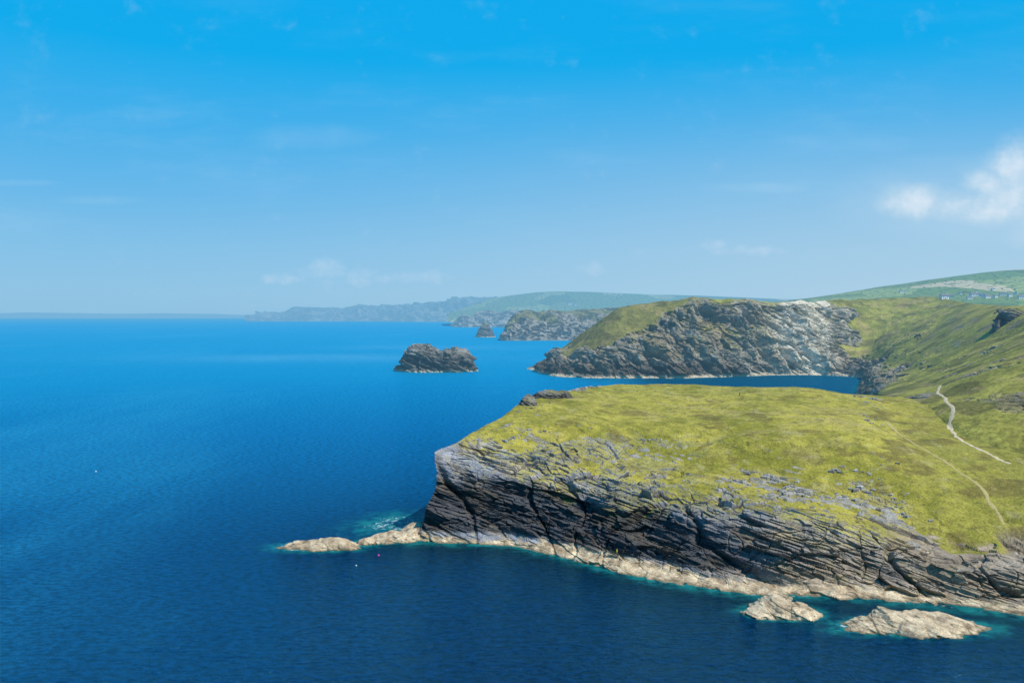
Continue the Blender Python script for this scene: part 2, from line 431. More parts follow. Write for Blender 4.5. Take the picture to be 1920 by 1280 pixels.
sn_ = fbm(x/20, y/20, z/50, 4, 162)
scree = np.exp(-((Sg-7.35)/0.80)**2)*sstep(0.24, 0.50, sn_)*1.35*sstep(1.2, 1.6, Rg)
scree = np.maximum(scree, 0.95*np.exp(-((Sg-7.5)/0.9)**2)*(1-sstep(1.9, 2.9, Rg+1.6*e1)))
scree = np.maximum(scree, 0.55*np.exp(-((Sg-6.0)/0.5)**2)*sstep(0.45, 0.6, sn_))
rc = mix3(rc, mix3((0.46, 0.405, 0.31), (0.80, 0.72, 0.57), 0.4*b+0.6*c), np.clip(scree, 0, 1)*0.88)
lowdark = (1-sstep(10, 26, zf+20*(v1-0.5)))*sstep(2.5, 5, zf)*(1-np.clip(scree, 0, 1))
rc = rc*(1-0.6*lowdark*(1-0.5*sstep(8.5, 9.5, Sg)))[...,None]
rc = rc*(1-0.35*np.clip(cr*0.7+cr2*0.3, 0, 1))[...,None]  # shade of the creases painted into the cliff colour
tide = (1-sstep(2.0, 4.0, zf+3*(vn(x/14, y/14, 0*x, 163)-0.5)))
rc = mix3(rc, (0.48, 0.40, 0.28), tide*0.8)
v2 = fbm(x/12, y/12, z/12, 4, 164)
gc = mix3((0.150, 0.160, 0.030), (0.310, 0.290, 0.056), sstep(0.3, 0.7, 0.5*v1+0.5*v2))
gc = mix3(gc, (0.35, 0.305, 0.065), sstep(11.6, 13.2, Sg+3*(v1-0.5))*0.5)
lefthd = 1-sstep(3.8, 5.0, Sg)
gc = mix3(gc, (0.15, 0.13, 0.045), lefthd*0.6)
gc = mix3(gc, (0.085, 0.078, 0.026), sstep(0.53, 0.63, fbm(x/24, y/24, z/14, 5, 165))*0.65)
gc = mix3(gc, (0.30, 0.225, 0.10), sstep(0.54, 0.66, fbm(x/16, y/16, z/12, 5, 166))*0.5)
gc = mix3(gc, (0.10, 0.10, 0.03), sstep(0.58, 0.70, fbm(x/5, y/5, z/5, 3, 168))*0.5)
gm = (1-rock)
lg = sstep(0.56, 0.74, nz)*sstep(0.40, 0.54, v2)*sstep(16, 40, zf)*(1-np.clip(scree, 0, 1))
gm = np.maximum(gm, lg*0.75)
col = rc*(1-gm[...,None])+gc*gm[...,None]
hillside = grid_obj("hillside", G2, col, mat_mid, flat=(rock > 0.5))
structure(hillside, "green coastal hillside with grey cliffs around a bay", "hillside")
coastC = G[:, np.argmin(np.abs(r-1.0)), :2][::6]

# ================================================================== DISTANT COAST
def far_land(name, prof, Yf, dY, label, hs, nu=500, nv=120, cliff=0.55, seed=200, back=0.8, amp=1.0, rkt=3.2, jag=0.0):
    """prof: (bearing, skyline) ; front cliff starts at distance Yf"""
    P = []
    for k, pr in enumerate(prof):
        px, py = pr[0], pr[1]
        yf = Yf if len(pr) < 3 else pr[2]
        dy = dY if len(pr) < 4 else pr[3]
        top = W(px, py, yf+dy)
        zt = max(top[2], 1.0)
        X0 = (px-960)/F*yf
        P.append([(X0, yf-dy*0.06, -10), (X0, yf, 0), ((X0+0.15*(top[0]-X0)), yf+dy*0.10, zt*cliff*0.55),
                  ((X0+0.3*(top[0]-X0)), yf+dy*0.28, zt*cliff), top, (top[0], top[1]+dy*back, zt*0.55 if zt > 40 else -10)])
    G, s, r = loft(P, nu, nv, wv=[0.5,2,2,1,0.3])
    Sg, Rg = np.meshgrid(s, r, indexing='ij')
    x, y, z = G[...,0], G[...,1], G[...,2]
    n1 = fbm(x/hs, y/hs, z/hs*0.6, 5, seed)-0.5
    rid = np.abs(2*fbm(x/(hs*0.8), y/(hs*1.8), z*0, 4, seed+5)-1)
    m = sstep(1.0, 1.8, Rg)*(1-0.8*sstep(3.3, 4.0, Rg))
    N = normals(G); hz = N.copy(); hz[...,2] *= 0.4
    fv, f1, gp = facet(x/(hs*0.22), y/(hs*0.22), z/(hs*0.13), seed+3)
    G2 = G+hz*(((n1*1.3-1.6*(0.25-np.minimum(rid, 0.25))+0.22*fv)*hs*0.7*m)*amp)[...,None]
    G2[...,2] += (fbm(x/(hs*0.5), y/(hs*0.5), z*0, 4, seed+9)-0.5)*hs*(0.06+jag)*sstep(1.5, 3, Rg)*amp
    rk = 1-sstep(rkt-0.25, rkt+0.25, Rg+n1*3.4)
    rc = mix3((0.040, 0.040, 0.042), (0.28, 0.25, 0.20), sstep(0.3, 0.7, 0.4*f1+0.6*fbm(x/(hs*0.15), y/(hs*0.15), z/(hs*0.05), 4, seed+7)))
    gc = mix3((0.05, 0.06, 0.03), (0.19, 0.18, 0.08), sstep(0.35, 0.65, fbm(x/(hs*0.4), y/(hs*0.4), z*0, 4, seed+8)))
    col = rc*rk[...,None]+gc*(1-rk)[...,None]
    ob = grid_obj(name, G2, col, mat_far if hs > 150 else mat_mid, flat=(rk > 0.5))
    structure(ob, label, "headland")
    return ob

far_land("distant_headland", [(938,640,2760,6),(941,628,2720,40),(947,610,2690,90),(958,594,2680,140),(972,583,2680,200),(990,581,2680,230),(1010,585,2700,260),(1030,581,2700,300),(1060,583,2700,350),(1100,580,2720,420),(1150,578,2720,500),(1250,575,2720,600),(1330,575,2720,600)],
         2700, 300, "steep headland with grey cliffs and rough grass", 70, seed=210, cliff=0.55, nu=600, nv=170, rkt=3.3, amp=1.2, jag=0.12)
far_land("rugged_headland", [(848,607,6500,60),(856,598,6300,200),(868,590,6200,300),(884,592,6200,300),(895,584,6200,400),(920,582,6200,500),(935,586,6200,500),(960,580,6200,500),(1000,580,6200,500)],
         6200, 400, "rugged dark coastal headland in haze", 200, seed=220, rkt=4.4, jag=0.10)
far_land("hazy_headland", [(462,601,14800,100),(474,595,14600,500),(500,586,14400,900),(540,580,14400,1200),(580,577,14400,1400),(630,578,14400,1600),(690,574,14000,1800),(740,572,13600,1800),(780,571,13200,1800),(820,566,12600,1900),(850,559,12200,1900),(880,556,12000,2000),(920,557,12000,2000),(960,560,12000,2000)],
         14000, 1500, "long cliffed headland fading into blue haze", 500, seed=230, nu=800, nv=160, rkt=3.8, jag=0.12, amp=1.6)
far_land("faint_coast", [(-120,590),(0,587),(60,586),(140,587),(220,588),(300,587),(380,588),(440,590),(480,592)],
         48000, 3000, "faint low coast on the horizon", 900, seed=240, amp=0.5)

# farmland hills ---------------------------------------------------
def farm_mat(name, L, k=1.0):
    fm, t = new_mat(name)
    g = t.new('ShaderNodeNewGeometry'); Pn = g.outputs['Position']
    v0 = t.vmul(Pn, (0.0062*k, 0.0030*k, 0.0))
    vo = t.new('ShaderNodeTexVoronoi', distance='CHEBYCHEV'); vo.voronoi_dimensions = '2D'; t.l.new(v0, vo.inputs['Vector']); vo.inputs['Scale'].default_value = 1.0
    vo2 = t.new('ShaderNodeTexVoronoi', feature='DISTANCE_TO_EDGE'); vo2.voronoi_dimensions = '2D'; t.l.new(v0, vo2.inputs['Vector'])
    sp = t.new('ShaderNodeSeparateColor'); t.l.new(vo.outputs['Color'], sp.inputs[0])
    rp = t.new('ShaderNodeValToRGB'); cr_ = rp.color_ramp; cr_.interpolation = 'CONSTANT'
    cr_.elements[0].position = 0; cr_.elements[0].color = (0.15, 0.23, 0.055, 1)
    cr_.elements[1].position = 0.3; cr_.elements[1].color = (0.28, 0.34, 0.10, 1)
    for p_, c_ in [(0.5,(0.10,0.16,0.045,1)),(0.65,(0.36,0.38,0.15,1)),(0.78,(0.17,0.23,0.06,1)),(0.90,(0.54,0.46,0.27,1))]:
        e = cr_.elements.new(p_); e.color = c_
    t.l.new(sp.outputs[0], rp.inputs[0])
    hed = t.ss(vo2.outputs['Distance'], 0.025, 0.08, 0.95, 0.0)
    nn = t.noise(Pn, 0.012, 5, 0.6)
    wood = t.ss(nn, 0.61, 0.66)
    cc = t.mixc(hed, rp.outputs[0], (0.035, 0.055, 0.02)); cc = t.mixc(wood, cc, (0.04, 0.065, 0.022))
    finish(t, pbsdf(t, cc, 0.95, 0.1).outputs[0], L)
    return fm
fmA = farm_mat("farmland_fields", 6500.0); fmB = farm_mat("hazy_farmland_fields", 6500.0, 0.5)

def farm_hill(name, st, label, seed, fm):
    G, s, r = loft(st, 260, 110)
    x, y, z = G[...,0], G[...,1], G[...,2]
    G[...,2] += (fbm(x/500, y/500, 0*x, 4, seed)-0.5)*26*np.sin(np.linspace(0, np.pi, G.shape[1]))[None,:]
    ob = grid_obj(name, G, None, fm); structure(ob, label, "hill"); return ob
st = []
for px, py in [(1380,572),(1450,566),(1530,556),(1600,546),(1700,531),(1800,517),(1880,508),(1920,505),(2050,500),(2300,500)]:
    tp = W(px, py, 3300)
    st.append([W(px, 610, 1500), W(px, 588, 1750), W(px, (588+py)/2+3, 2450), tp, (tp[0], 4600, tp[2]-60)])
farmhill = farm_hill("farmland_hill", st, "gently rising hill of green hedged fields", 300, fmA)
st = []
for px, py in [(840,592),(870,578),(895,568),(920,560),(950,555),(1000,549),(1050,547),(1100,547),(1200,551),(1300,555),(1400,558),(1500,562),(1600,570)]:
    tp = W(px, py, 9000)
    st.append([W(px, 604, 7000), W(px, 592, 7300), W(px, (584+py)/2, 8100), tp, (tp[0], 10800, tp[2]-60)])
farmhill2 = farm_hill("farmland_ridge", st, "hazy green ridge of fields above the coast", 310, fmB)

# ================================================================== ISLANDS AND SEA ROCKS
def rock_mass(name, cx, cy, a_, b_, prof, seed, label, cat, sc=1.0, nt=420, nr=150, kpow=7.0, style='dark', rot=0.0, pw=0.35, group=None, mat=None, damp=0.7, dip=0.35, ntl=1.0, notide=False, topk=0.3, grass=0.7, blk=1.0):
    th = np.linspace(0, 2*np.pi, nt, endpoint=False); rad = np.linspace(0.0, 1.12, nr)**0.8*1.12**0.2
    T, Rr = np.meshgrid(th, rad, indexing='ij')
    o = 1+pw*(fbm(np.cos(T)*2.2+9, np.sin(T)*2.2+9, T*0+seed, 4, seed)-0.5)*2
    lx = a_*Rr*np.cos(T)*o; ly = b_*Rr*np.sin(T)*o
    xs = [p[0] for p in prof]; hs_ = [p[1] for p in prof]
    hx = np.interp(lx/a_, xs, hs_)
    sag = 1-0.25*np.clip(-ly/b_, -1, 1)
    zz = hx*sag*(1-np.clip(Rr, 0, 1)**kpow)
    zz = np.where(Rr > 1, -(Rr-1)*60*sc, zz)
    cR, sR = math.cos(rot), math.sin(rot)
    G = np.stack([cx+lx*cR-ly*sR, cy+lx*sR+ly*cR, zz], -1)
    G = G[:, ::-1]  # rows outside -> inside so normals face up
    Rr = Rr[:, ::-1]
    x, y, z = G[...,0], G[...,1], G[...,2]
    dx = np.roll(G, -1, 0)-np.roll(G, 1, 0); dv = np.gradient(G, axis=1)
    N = np.cross(dx, dv); N /= (np.linalg.norm(N, axis=2, keepdims=True)+1e-9)
    N[:, -1] = (0, 0, 1)
    D, L, a, b, c, cr, cr2 = strata(G, sc, dip, seed+50, fold=0.6, bed=0.5, blk=blk)
    G2 = G+N*(D*(topk+(1-topk)*(1-np.abs(N[...,2])))*damp*sstep(0.0, 0.15, Rr))[...,None]
    zf = G2[...,2]
    t3 = fbm(x/(5*sc), y/(5*sc), z/(3*sc), 4, seed+64)
    t1 = sstep(0.1, 0.9, 0.25*a+0.25*b+0.22*c+0.28*t3)
    if style == 'dark':
        rc = mix3((0.046, 0.046, 0.048), (0.25, 0.23, 0.195), t1)
        top = max(hs_)
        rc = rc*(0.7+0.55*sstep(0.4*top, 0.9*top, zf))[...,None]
        rc = rc*(1-0.4*np.clip(cr*0.7+cr2*0.3, 0, 1))[...,None]  # painted shade inside creases and cracks
        g = sstep(0.50, 0.64, fbm(x/(8*sc), y/(8*sc), 0*x, 3, seed+60))*sstep(0.6*top, 0.8*top, zf)*grass
        rc = mix3(rc, (0.18, 0.17, 0.065), g)
        if not notide:
            td = 1-sstep(0.8*ntl*sc, 1.6*ntl*sc, zf+sc*0.8*(vn(x/(4*sc), y/(4*sc), 0*x, 9)-0.5))
            rc = mix3(rc, (0.48, 0.40, 0.28), td*0.9)
    else:
        rc = mix3((0.27, 0.195, 0.12), (0.62, 0.50, 0.335), sstep(0.15, 0.8, 0.5*t1+0.5*fbm(x/2, y/2, z, 4, seed+61)))
        rc = mix3(rc, (0.12, 0.09, 0.065), sstep(0.58, 0.72, fbm(x/2.2, y/2.2, z/0.8, 3, seed+62))*0.55)
        rc = rc*(1-0.45*np.clip(cr*0.6+cr2*0.4, 0, 1))[...,None]  # crease shade painted into the pale rock as well
        wet = 1-sstep(0.1, 0.45, zf); rc = mix3(rc, (0.10, 0.08, 0.045), wet*0.75)
    ob = grid_obj(name, G2, rc, mat or mat_rock, flat=np.ones(G2.shape[:2], bool), wrap=True)
    thing(ob, label, cat, group)
    return ob

# big island
ci = W(819, 690, 1175)
rock_mass("rock_island", ci[0], 1180, 60, 34, [(-1.2,12),(-1.0,25),(-0.90,29),(-0.82,28),(-0.62,37),(-0.25,36),(-0.15,32),(0.10,27),(0.22,29),(0.35,27),(0.45,31),(0.66,30),(0.80,26),(0.88,18),(0.96,8),(1.2,3)],
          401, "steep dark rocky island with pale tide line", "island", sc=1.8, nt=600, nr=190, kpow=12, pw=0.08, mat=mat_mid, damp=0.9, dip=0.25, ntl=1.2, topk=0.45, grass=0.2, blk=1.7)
ci2 = W(910, 625, 3160)
rock_mass("sea_stack", ci2[0], 3160, 42, 34, [(-1.0,14),(-0.85,26),(-0.6,38),(-0.3,52),(-0.1,60),(0.05,61),(0.3,52),(0.6,36),(0.85,24),(1.0,12)],
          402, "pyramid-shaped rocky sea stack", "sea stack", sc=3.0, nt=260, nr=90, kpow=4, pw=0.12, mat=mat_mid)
# spit rocks
def srock(px, py, wpx, bm, prof, seed, label, sc=0.8, kp=5, rot=0.0, nt=320, nr=110, damp=0.5):
    p = WL(px, py); return rock_mass("sea_rock", p[0], p[1], wpx/F*p[1]/2, bm, prof, seed, label, "rock", sc=sc, nt=nt, nr=nr, kpow=kp, style='pale', rot=rot, pw=0.4, group="wave-washed rocks off the headland", damp=damp, blk=1.4), p
rocks_xy = []
for args in [
   (600,1025,156,5.6,[(-1,0.4),(-0.6,1.0),(-0.1,1.7),(0.3,2.2),(0.7,2.0),(1,1.2)],411,"long low pale rock washed by waves"),
   (684,1018,48,3.2,[(-1,0.6),(0,1.4),(1,1.0)],412,"small pale rock between spit and headland"),
   (728,1012,76,5.0,[(-1,0.8),(-0.2,1.7),(0.5,2.2),(1,2.4)],413,"low pale rock ledge at the headland tip"),
   (775,1003,60,9.0,[(-1,1.0),(-0.2,2.8),(0.5,4.0),(1,4)],414,"pale rock ledge at the headland tip"),
   (1466,1148,132,5.6,[(-1,0.8),(-0.6,2.4),(-0.2,3.7),(0.25,3.5),(0.32,2.0),(0.5,2.4),(0.8,2.1),(1,1.0)],415,"blocky pale brown rock standing in the water"),
   (1712,1175,276,6.0,[(-1,0.5),(-0.8,1.2),(-0.55,1.8),(-0.42,2.3),(-0.35,3.3),(0.0,3.1),(0.12,3.3),(0.2,2.4),(0.5,2.3),(0.7,1.7),(1,0.6)],416,"long pale brown rock standing in the water")]:
    ob, p = srock(*args); rocks_xy.append((p[0], p[1], args[2]/F*p[1]/2, args[3]))

def crag(name, p, wm_, dm, prof, seed, label, sc=0.7, kp=8, topk=0.2, damp=0.6, mat=None):
    ob = rock_mass(name, 0, 0, wm_/2, dm/2, prof, seed, label, "rock", sc=sc, nt=240, nr=90, kpow=kp, style='dark', pw=0.2, mat=mat or mat_near, notide=True, topk=topk, damp=damp)
    ob.location = p; return ob
crag("rock_outcrop", W(991, 768, 371), 9.5, 8, [(-1,3.5),(-0.5,5.4),(0,6.0),(0.6,5.4),(1,3)], 431, "dark blocky crag at the edge of the turf", topk=0.4)
crag("rock_outcrop", W(1034, 746, 392), 21.0, 8, [(-1,1.8),(-0.5,2.8),(0,3.4),(0.3,3.0),(0.6,3.7),(1,2)], 432, "long flat grey slab of rock on the grassy brow", kp=10, topk=0.3)
crag("rock_outcrop", W(1606, 752, 432), 22.0, 9, [(-1,0.8),(-0.5,2.4),(0,3.0),(0.4,2.2),(1,0.6)], 433, "low pale outcrop on the back edge of the turf", kp=6, topk=0.5)

# loose slabs breaking through the turf
V = []; Fc = []; Cc = []
def slab(p, n, L_, W_, T_, ang):
    k = random.choice([4,5,5,6]); base = len(V)
    up = Vector((n[0]*0.4-0.2, n[1]*0.4+0.1, 1)).normalized()
    ax = Vector((math.cos(ang), math.sin(ang), -0.2)); ax = (ax-up*ax.dot(up)).normalized(); ay = up.cross(ax)
    rad = [random.uniform(0.6, 1.2) for _ in range(k)]
    g0 = random.uniform(0.18, 0.38)
    for lev, (h, sc_) in enumerate([(-0.9, 1.15), (T_*0.7, 1.0), (T_, 0.86)]):
        for i in range(k):
            th = 2*math.pi*i/k
            q = Vector(p)+ax*(math.cos(th)*L_*rad[i]*sc_+random.uniform(-.1,.1))+ay*(math.sin(th)*W_*rad[i]*sc_)+up*(h+random.uniform(-.1,.1)*T_)
            V.append(tuple(q))
            g_ = g0*random.uniform(0.85, 1.15)*(0.6 if lev == 0 else 1); Cc.append((g_, g_*0.95, g_*0.85, 1))
    for lev in range(2):
        for i in range(k):
            j = (i+1) % k
            Fc.append((base+lev*k+i, base+lev*k+j, base+(lev+1)*k+j, base+(lev+1)*k+i))
    Fc.append(tuple(base+2*k+i for i in range(k)))
def scatter(s0, s1, r0, r1, n, smin, smax, seed, nc=5):
    rd = random.Random(seed)
    cen = [(rd.uniform(s0, s1), rd.uniform(r0, r1)) for _ in range(max(2, n//nc))]
    for _ in range(n):
        c_ = rd.choice(cen)
        sv = c_[0]+rd.gauss(0, 0.13); rv = c_[1]+rd.gauss(0, 0.012)
        i = int(np.argmin(np.abs(SgA-sv))); j = int(np.argmin(np.abs(RgA-rv)))
        L_ = rd.uniform(smin, smax)*rd.choice([0.4,0.6,1.0])
        slab(GA[i, j], GAn[i, j], L_, L_*rd.uniform(0.35, 0.7), L_*rd.uniform(0.25, 0.6), rd.gauss(-0.2, 0.3))
scatter(6.8, 8.2, 4.9, 5.3, 60, 0.6, 1.6, 1, 6)
scatter(7.8, 10.0, 4.8, 5.6, 130, 0.5, 1.7, 2, 6)
scatter(9.2, 9.5, 6.35, 6.95, 34, 0.6, 2.0, 3, 3)
scatter(1.5, 3.6, 5.4, 6.9, 60, 0.5, 1.4, 4)
scatter(4.0, 5.6, 5.3, 5.7, 18, 0.7, 1.6, 5)
scatter(3.9, 4.7, 6.8, 6.95, 20, 0.9, 2.0, 6)
scatter(9.6, 10.6, 5.2, 6.6, 34, 0.3, 0.9, 7)
me = bpy.data.meshes.new("scattered_stones"); me.from_pydata(V, [], Fc); me.update()
ca = me.color_attributes.new('Col', 'FLOAT_COLOR', 'POINT'); ca.data.foreach_set('color', np.array(Cc, np.float32).reshape(-1))
me.materials.append(mat_near)
st_ob = bpy.data.objects.new("scattered_stones", me); scene.collection.objects.link(st_ob)
st_ob["kind"] = "stuff"; st_ob["label"] = "pale slate slabs breaking through the turf"; st_ob["category"] = "stones"

# ================================================================== SEA
def axis(parts):
    o = []
    for a0, a1, n in parts: o += list(np.linspace(a0, a1, n, endpoint=False))
    return np.array(o+[parts[-1][1]])
xs = axis([(-70000,-3000,14),(-3000,-300,70),(-300,-100,60),(-100,170,210),(170,700,60),(700,3000,30),(3000,70000,14)])
ys = axis([(-400,150,20),(150,330,140),(330,560,60),(560,1000,40),(1000,1350,60),(1350,4000,70),(4000,15000,40),(15000,70000,20)])
X, Y = np.meshgrid(xs, ys, indexing='ij')
def mind(pts, ax=X, ay=Y):
    d = np.full(ax.shape, 1e9)
    for p in pts: d = np.minimum(d, (ax-p[0])**2+(ay-p[1])**2)
    return np.sqrt(d)
dA = mind(coastA)
dC = mind(coastC)
dr = np.full(X.shape, 1e9)
for (rx, ry, ra, rb) in rocks_xy:
    e = np.sqrt(((X-rx)/ra)**2+((Y-ry)/rb)**2); dr = np.minimum(dr, np.maximum(e-1, 0)*min(ra, rb*1.6))
shx = mind([WL(745,975)[:2], WL(720,985)[:2], WL(760,990)[:2]])
isl = np.maximum(np.sqrt(((X-ci[0])/60)**2+((Y-1180)/36)**2)-1, 0)*40
shoal = np.maximum(np.exp(-dA/5.0), np.exp(-dr/4.5)*0.98)
shoal = np.maximum(shoal, 0.9*np.exp(-(shx/18)**2))
shoal = np.maximum(shoal, 0.6*np.exp(-dC/12)); shoal = np.maximum(shoal, 0.5*np.exp(-isl/8))
foam = np.maximum(np.exp(-dA/1.0), 0.75*np.exp(-dr/1.0)); foam = np.maximum(foam, 0.80*np.exp(-(shx/15)**2)); foam = np.maximum(foam, 0.8*np.exp(-isl/3.5)); foam = np.maximum(foam, 0.7*np.exp(-dC/3.5))
mirror_dark = np.exp(-np.maximum(dA-6, 0)/42)  # dark reflection of the cliff painted into the water colour
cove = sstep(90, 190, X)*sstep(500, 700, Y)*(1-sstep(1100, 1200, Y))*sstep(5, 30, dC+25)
mirror_dark = np.maximum(mirror_dark, cove*0.85)  # painted cliff reflection over the cove water
mirror_dark = np.maximum(mirror_dark, 0.5*np.exp(-dC/60)*sstep(60, 120, X))  # weaker painted reflection along the far cliffs
streak = 0.95*np.exp(-((X+370)/230)**2-((Y-1560)/150)**2)+0.5*np.exp(-((X+200)/260)**2-((Y-2100)/160)**2)
scol = np.stack([shoal, foam, mirror_dark, np.clip(streak, 0, 1)], -1)
sm, t = new_mat("sea_water")
at = t.new('ShaderNodeAttribute', attribute_name='Col'); sp = t.new('ShaderNodeSeparateColor'); t.l.new(at.outputs['Color'], sp.inputs[0])
g = t.new('ShaderNodeNewGeometry'); Pn = g.outputs['Position']
ln = t.new('ShaderNodeVectorMath', operation='LENGTH'); t.l.new(Pn, ln.inputs[0]); dist = ln.outputs['Value']
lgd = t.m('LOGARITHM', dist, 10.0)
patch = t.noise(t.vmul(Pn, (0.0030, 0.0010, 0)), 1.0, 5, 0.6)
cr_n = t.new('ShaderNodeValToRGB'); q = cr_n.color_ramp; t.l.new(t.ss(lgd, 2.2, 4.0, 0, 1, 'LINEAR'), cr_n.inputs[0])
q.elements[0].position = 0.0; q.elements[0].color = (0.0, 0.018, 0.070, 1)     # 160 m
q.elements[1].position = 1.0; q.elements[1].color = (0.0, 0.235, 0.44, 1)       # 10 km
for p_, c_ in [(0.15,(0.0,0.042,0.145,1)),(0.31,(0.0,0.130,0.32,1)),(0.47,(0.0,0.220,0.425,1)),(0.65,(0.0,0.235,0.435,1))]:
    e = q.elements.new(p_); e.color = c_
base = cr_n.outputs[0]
base = t.mixc(t.ss(patch, 0.50, 0.68, 0.0, 0.45), base, (0.02, 0.27, 0.46))
base = t.mixc(t.m('MULTIPLY', at.outputs['Alpha'], t.ss(patch, 0.3, 0.6, 0.3, 0.8)), base, (0.09, 0.34, 0.50))
base = t.mixc(t.m('MULTIPLY', sp.outputs[2], 0.9), base, (0.0, 0.007, 0.024))  # base darkened where the cliffs would be mirrored
w1 = t.noise(t.vmul(Pn, (0.36, 0.66, 1)), 1.0, 4, 0.68)
w2 = t.noise(t.vmul(Pn, (0.06, 0.11, 1)), 1.0, 3, 0.5)
base = t.mixc(1.0, base, t.grey(t.ss(w1, 0.36, 0.64, 0.62, 1.38)), 'MULTIPLY')  # light and dark of the ripples painted into the water colour
sn = t.noise(Pn, 0.22, 4, 0.6)
shf = t.m('MULTIPLY', sp.outputs[0], t.ss(sn, 0.3, 0.65, 0.35, 1.0))
base = t.mixc(t.ss(shf, 0.12, 0.9), base, (0.008, 0.19, 0.19))
fn = t.noise(t.vmul(Pn, (1.0, 0.6, 1.0)), 0.6, 7, 0.72)
ff = t.m('MULTIPLY', t.ss(t.m('ADD', t.m('MULTIPLY', sp.outputs[1], 0.55), fn), 0.91, 1.08), 0.8)
base = t.mixc(ff, base, (0.72, 0.78, 0.80))
h = t.m('ADD', t.m('MULTIPLY', w1, 1.0), t.m('MULTIPLY', w2, 1.8))
bn = t.new('ShaderNodeBump'); bn.inputs['Distance'].default_value = 1.7; bn.inputs['Strength'].default_value = 1.0
t.l.new(h, bn.inputs['Height'])
df = t.new('ShaderNodeBsdfDiffuse'); t.l.new(base, df.inputs[0]); t.l.new(bn.outputs[0], df.inputs['Normal'])
gl = t.new('ShaderNodeBsdfGlossy'); gl.inputs[0].default_value = (0.20, 0.78, 1.0, 1)
t.l.new(t.ss(dist, 200, 1500, 0.10, 0.40), gl.inputs['Roughness']); t.l.new(bn.outputs[0], gl.inputs['Normal'])
fr = t.new('ShaderNodeFresnel'); fr.inputs['IOR'].default_value = 1.33; t.l.new(bn.outputs[0], fr.inputs['Normal'])
ffac = t.m('MULTIPLY', t.m('MINIMUM', fr.outputs[0], 0.40), t.m('SUBTRACT', 1.0, t.m('MULTIPLY', ff, 0.9)))
ms = t.new('ShaderNodeMixShader'); t.l.new(ffac, ms.inputs[0]); t.l.new(df.outputs[0], ms.inputs[1]); t.l.new(gl.outputs[0], ms.inputs[2])
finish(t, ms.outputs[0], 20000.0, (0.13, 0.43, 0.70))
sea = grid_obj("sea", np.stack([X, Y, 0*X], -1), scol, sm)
structure(sea, "dark blue rippled sea with turquoise shallows", "sea")

# ================================================================== SURVEY OF GROUND POINTS
bpy.context.view_layer.update()
dg = bpy.context.evaluated_depsgraph_get()
CAMP = Vector((0, 0, H))
def sight(px, py):
    d = Vector(((px-960)/F, 1, (EYE-py)/F)).normalized()
    ok, loc, nrm, idx, ob, _ = scene.ray_cast(dg, CAMP, d)
    return loc.copy() if ok else None
def ground(xx, yy):
    ok, loc, nrm, idx, ob, _ = scene.ray_cast(dg, Vector((xx, yy, 400)), Vector((0, 0, -1)))
    return loc.copy() if ok else Vector((xx, yy, 0))

# crags on the hillside
cps = [(1903, 594, 30, 16, 12, 441, "dark crag on the crest of the green slope"), (1876, 583, 14, 9, 7, 442, "small dark crag on the crest of the green slope")]
locs = [sight(c_[0], c_[1]) for c_ in cps]
for c_, p in zip(cps, locs):
    if p: crag("rock_outcrop", (p.x, p.y, p.z-4.5), c_[2], c_[3], [(-1,c_[4]*0.45),(-0.4,c_[4]*0.9),(0.1,c_[4]),(0.6,c_[4]*0.75),(1,c_[4]*0.4)], c_[5], c_[6], sc=1.8, kp=4, topk=0.6, mat=mat_mid)
dg = bpy.context.evaluated_depsgraph_get()

# ---- footpaths
pm = plain_mat("trodden_earth", (0.50, 0.42, 0.27), 0.95, ns=1.5)
pm2 = plain_mat("worn_turf", (0.38, 0.31, 0.13), 0.95, ns=1.5)
def path(name, pts, width, mat, label):
    w = [sight(*p) for p in pts]; w = [p for p in w if p is not None]
    P = np.array([tuple(p) for p in w]); n = 26*len(P)
    Q = pchip(P, np.linspace(0, len(P)-1, n))[:, :2]
    Tn = np.gradient(Q, axis=0); Tn /= np.linalg.norm(Tn, axis=1, keepdims=True)+1e-9
    Nn = np.stack([-Tn[:,1], Tn[:,0]], -1)
    vs = []; fs = []
    for i in range(n):
        wd = width*(0.4+1.2*float(vn(np.float32(i*0.23), np.float32(3.3), np.float32(0.5), 8)))
        off = (float(vn(np.float32(i*0.11), np.float32(7.3), np.float32(0.5), 9))-0.5)*width*1.6
        for k, o in enumerate((-0.5, -0.17, 0.17, 0.5)):
            q = Q[i]+Nn[i]*(wd*o+off); g_ = ground(q[0], q[1]); vs.append((g_.x, g_.y, g_.z+(0.14 if 0 < k < 3 else 0.03)))
    for i in range(n-1):
        for k in range(3):
            a_ = i*4+k; fs.append((a_, a_+1, a_+5, a_+4))
    ob = mesh_obj(name, vs, fs, mat, True); structure(ob, label, "path"); return ob
path("footpath", [(1762,723),(1760,737),(1772,748),(1788,766),(1784,790),(1790,812),(1806,828),(1838,843),(1866,856),(1893,870)], 1.6, pm, "pale trodden footpath winding down the grass")
path("worn_track", [(1660,790),(1720,835),(1780,870),(1830,905),(1862,945),(1885,985)], 1.1, pm2, "faint worn track along the grassy slope")
path("sheep_track", [(1230,755),(1330,768),(1440,775),(1540,785),(1620,800)], 0.8, pm2, "thin worn track across the plateau turf")

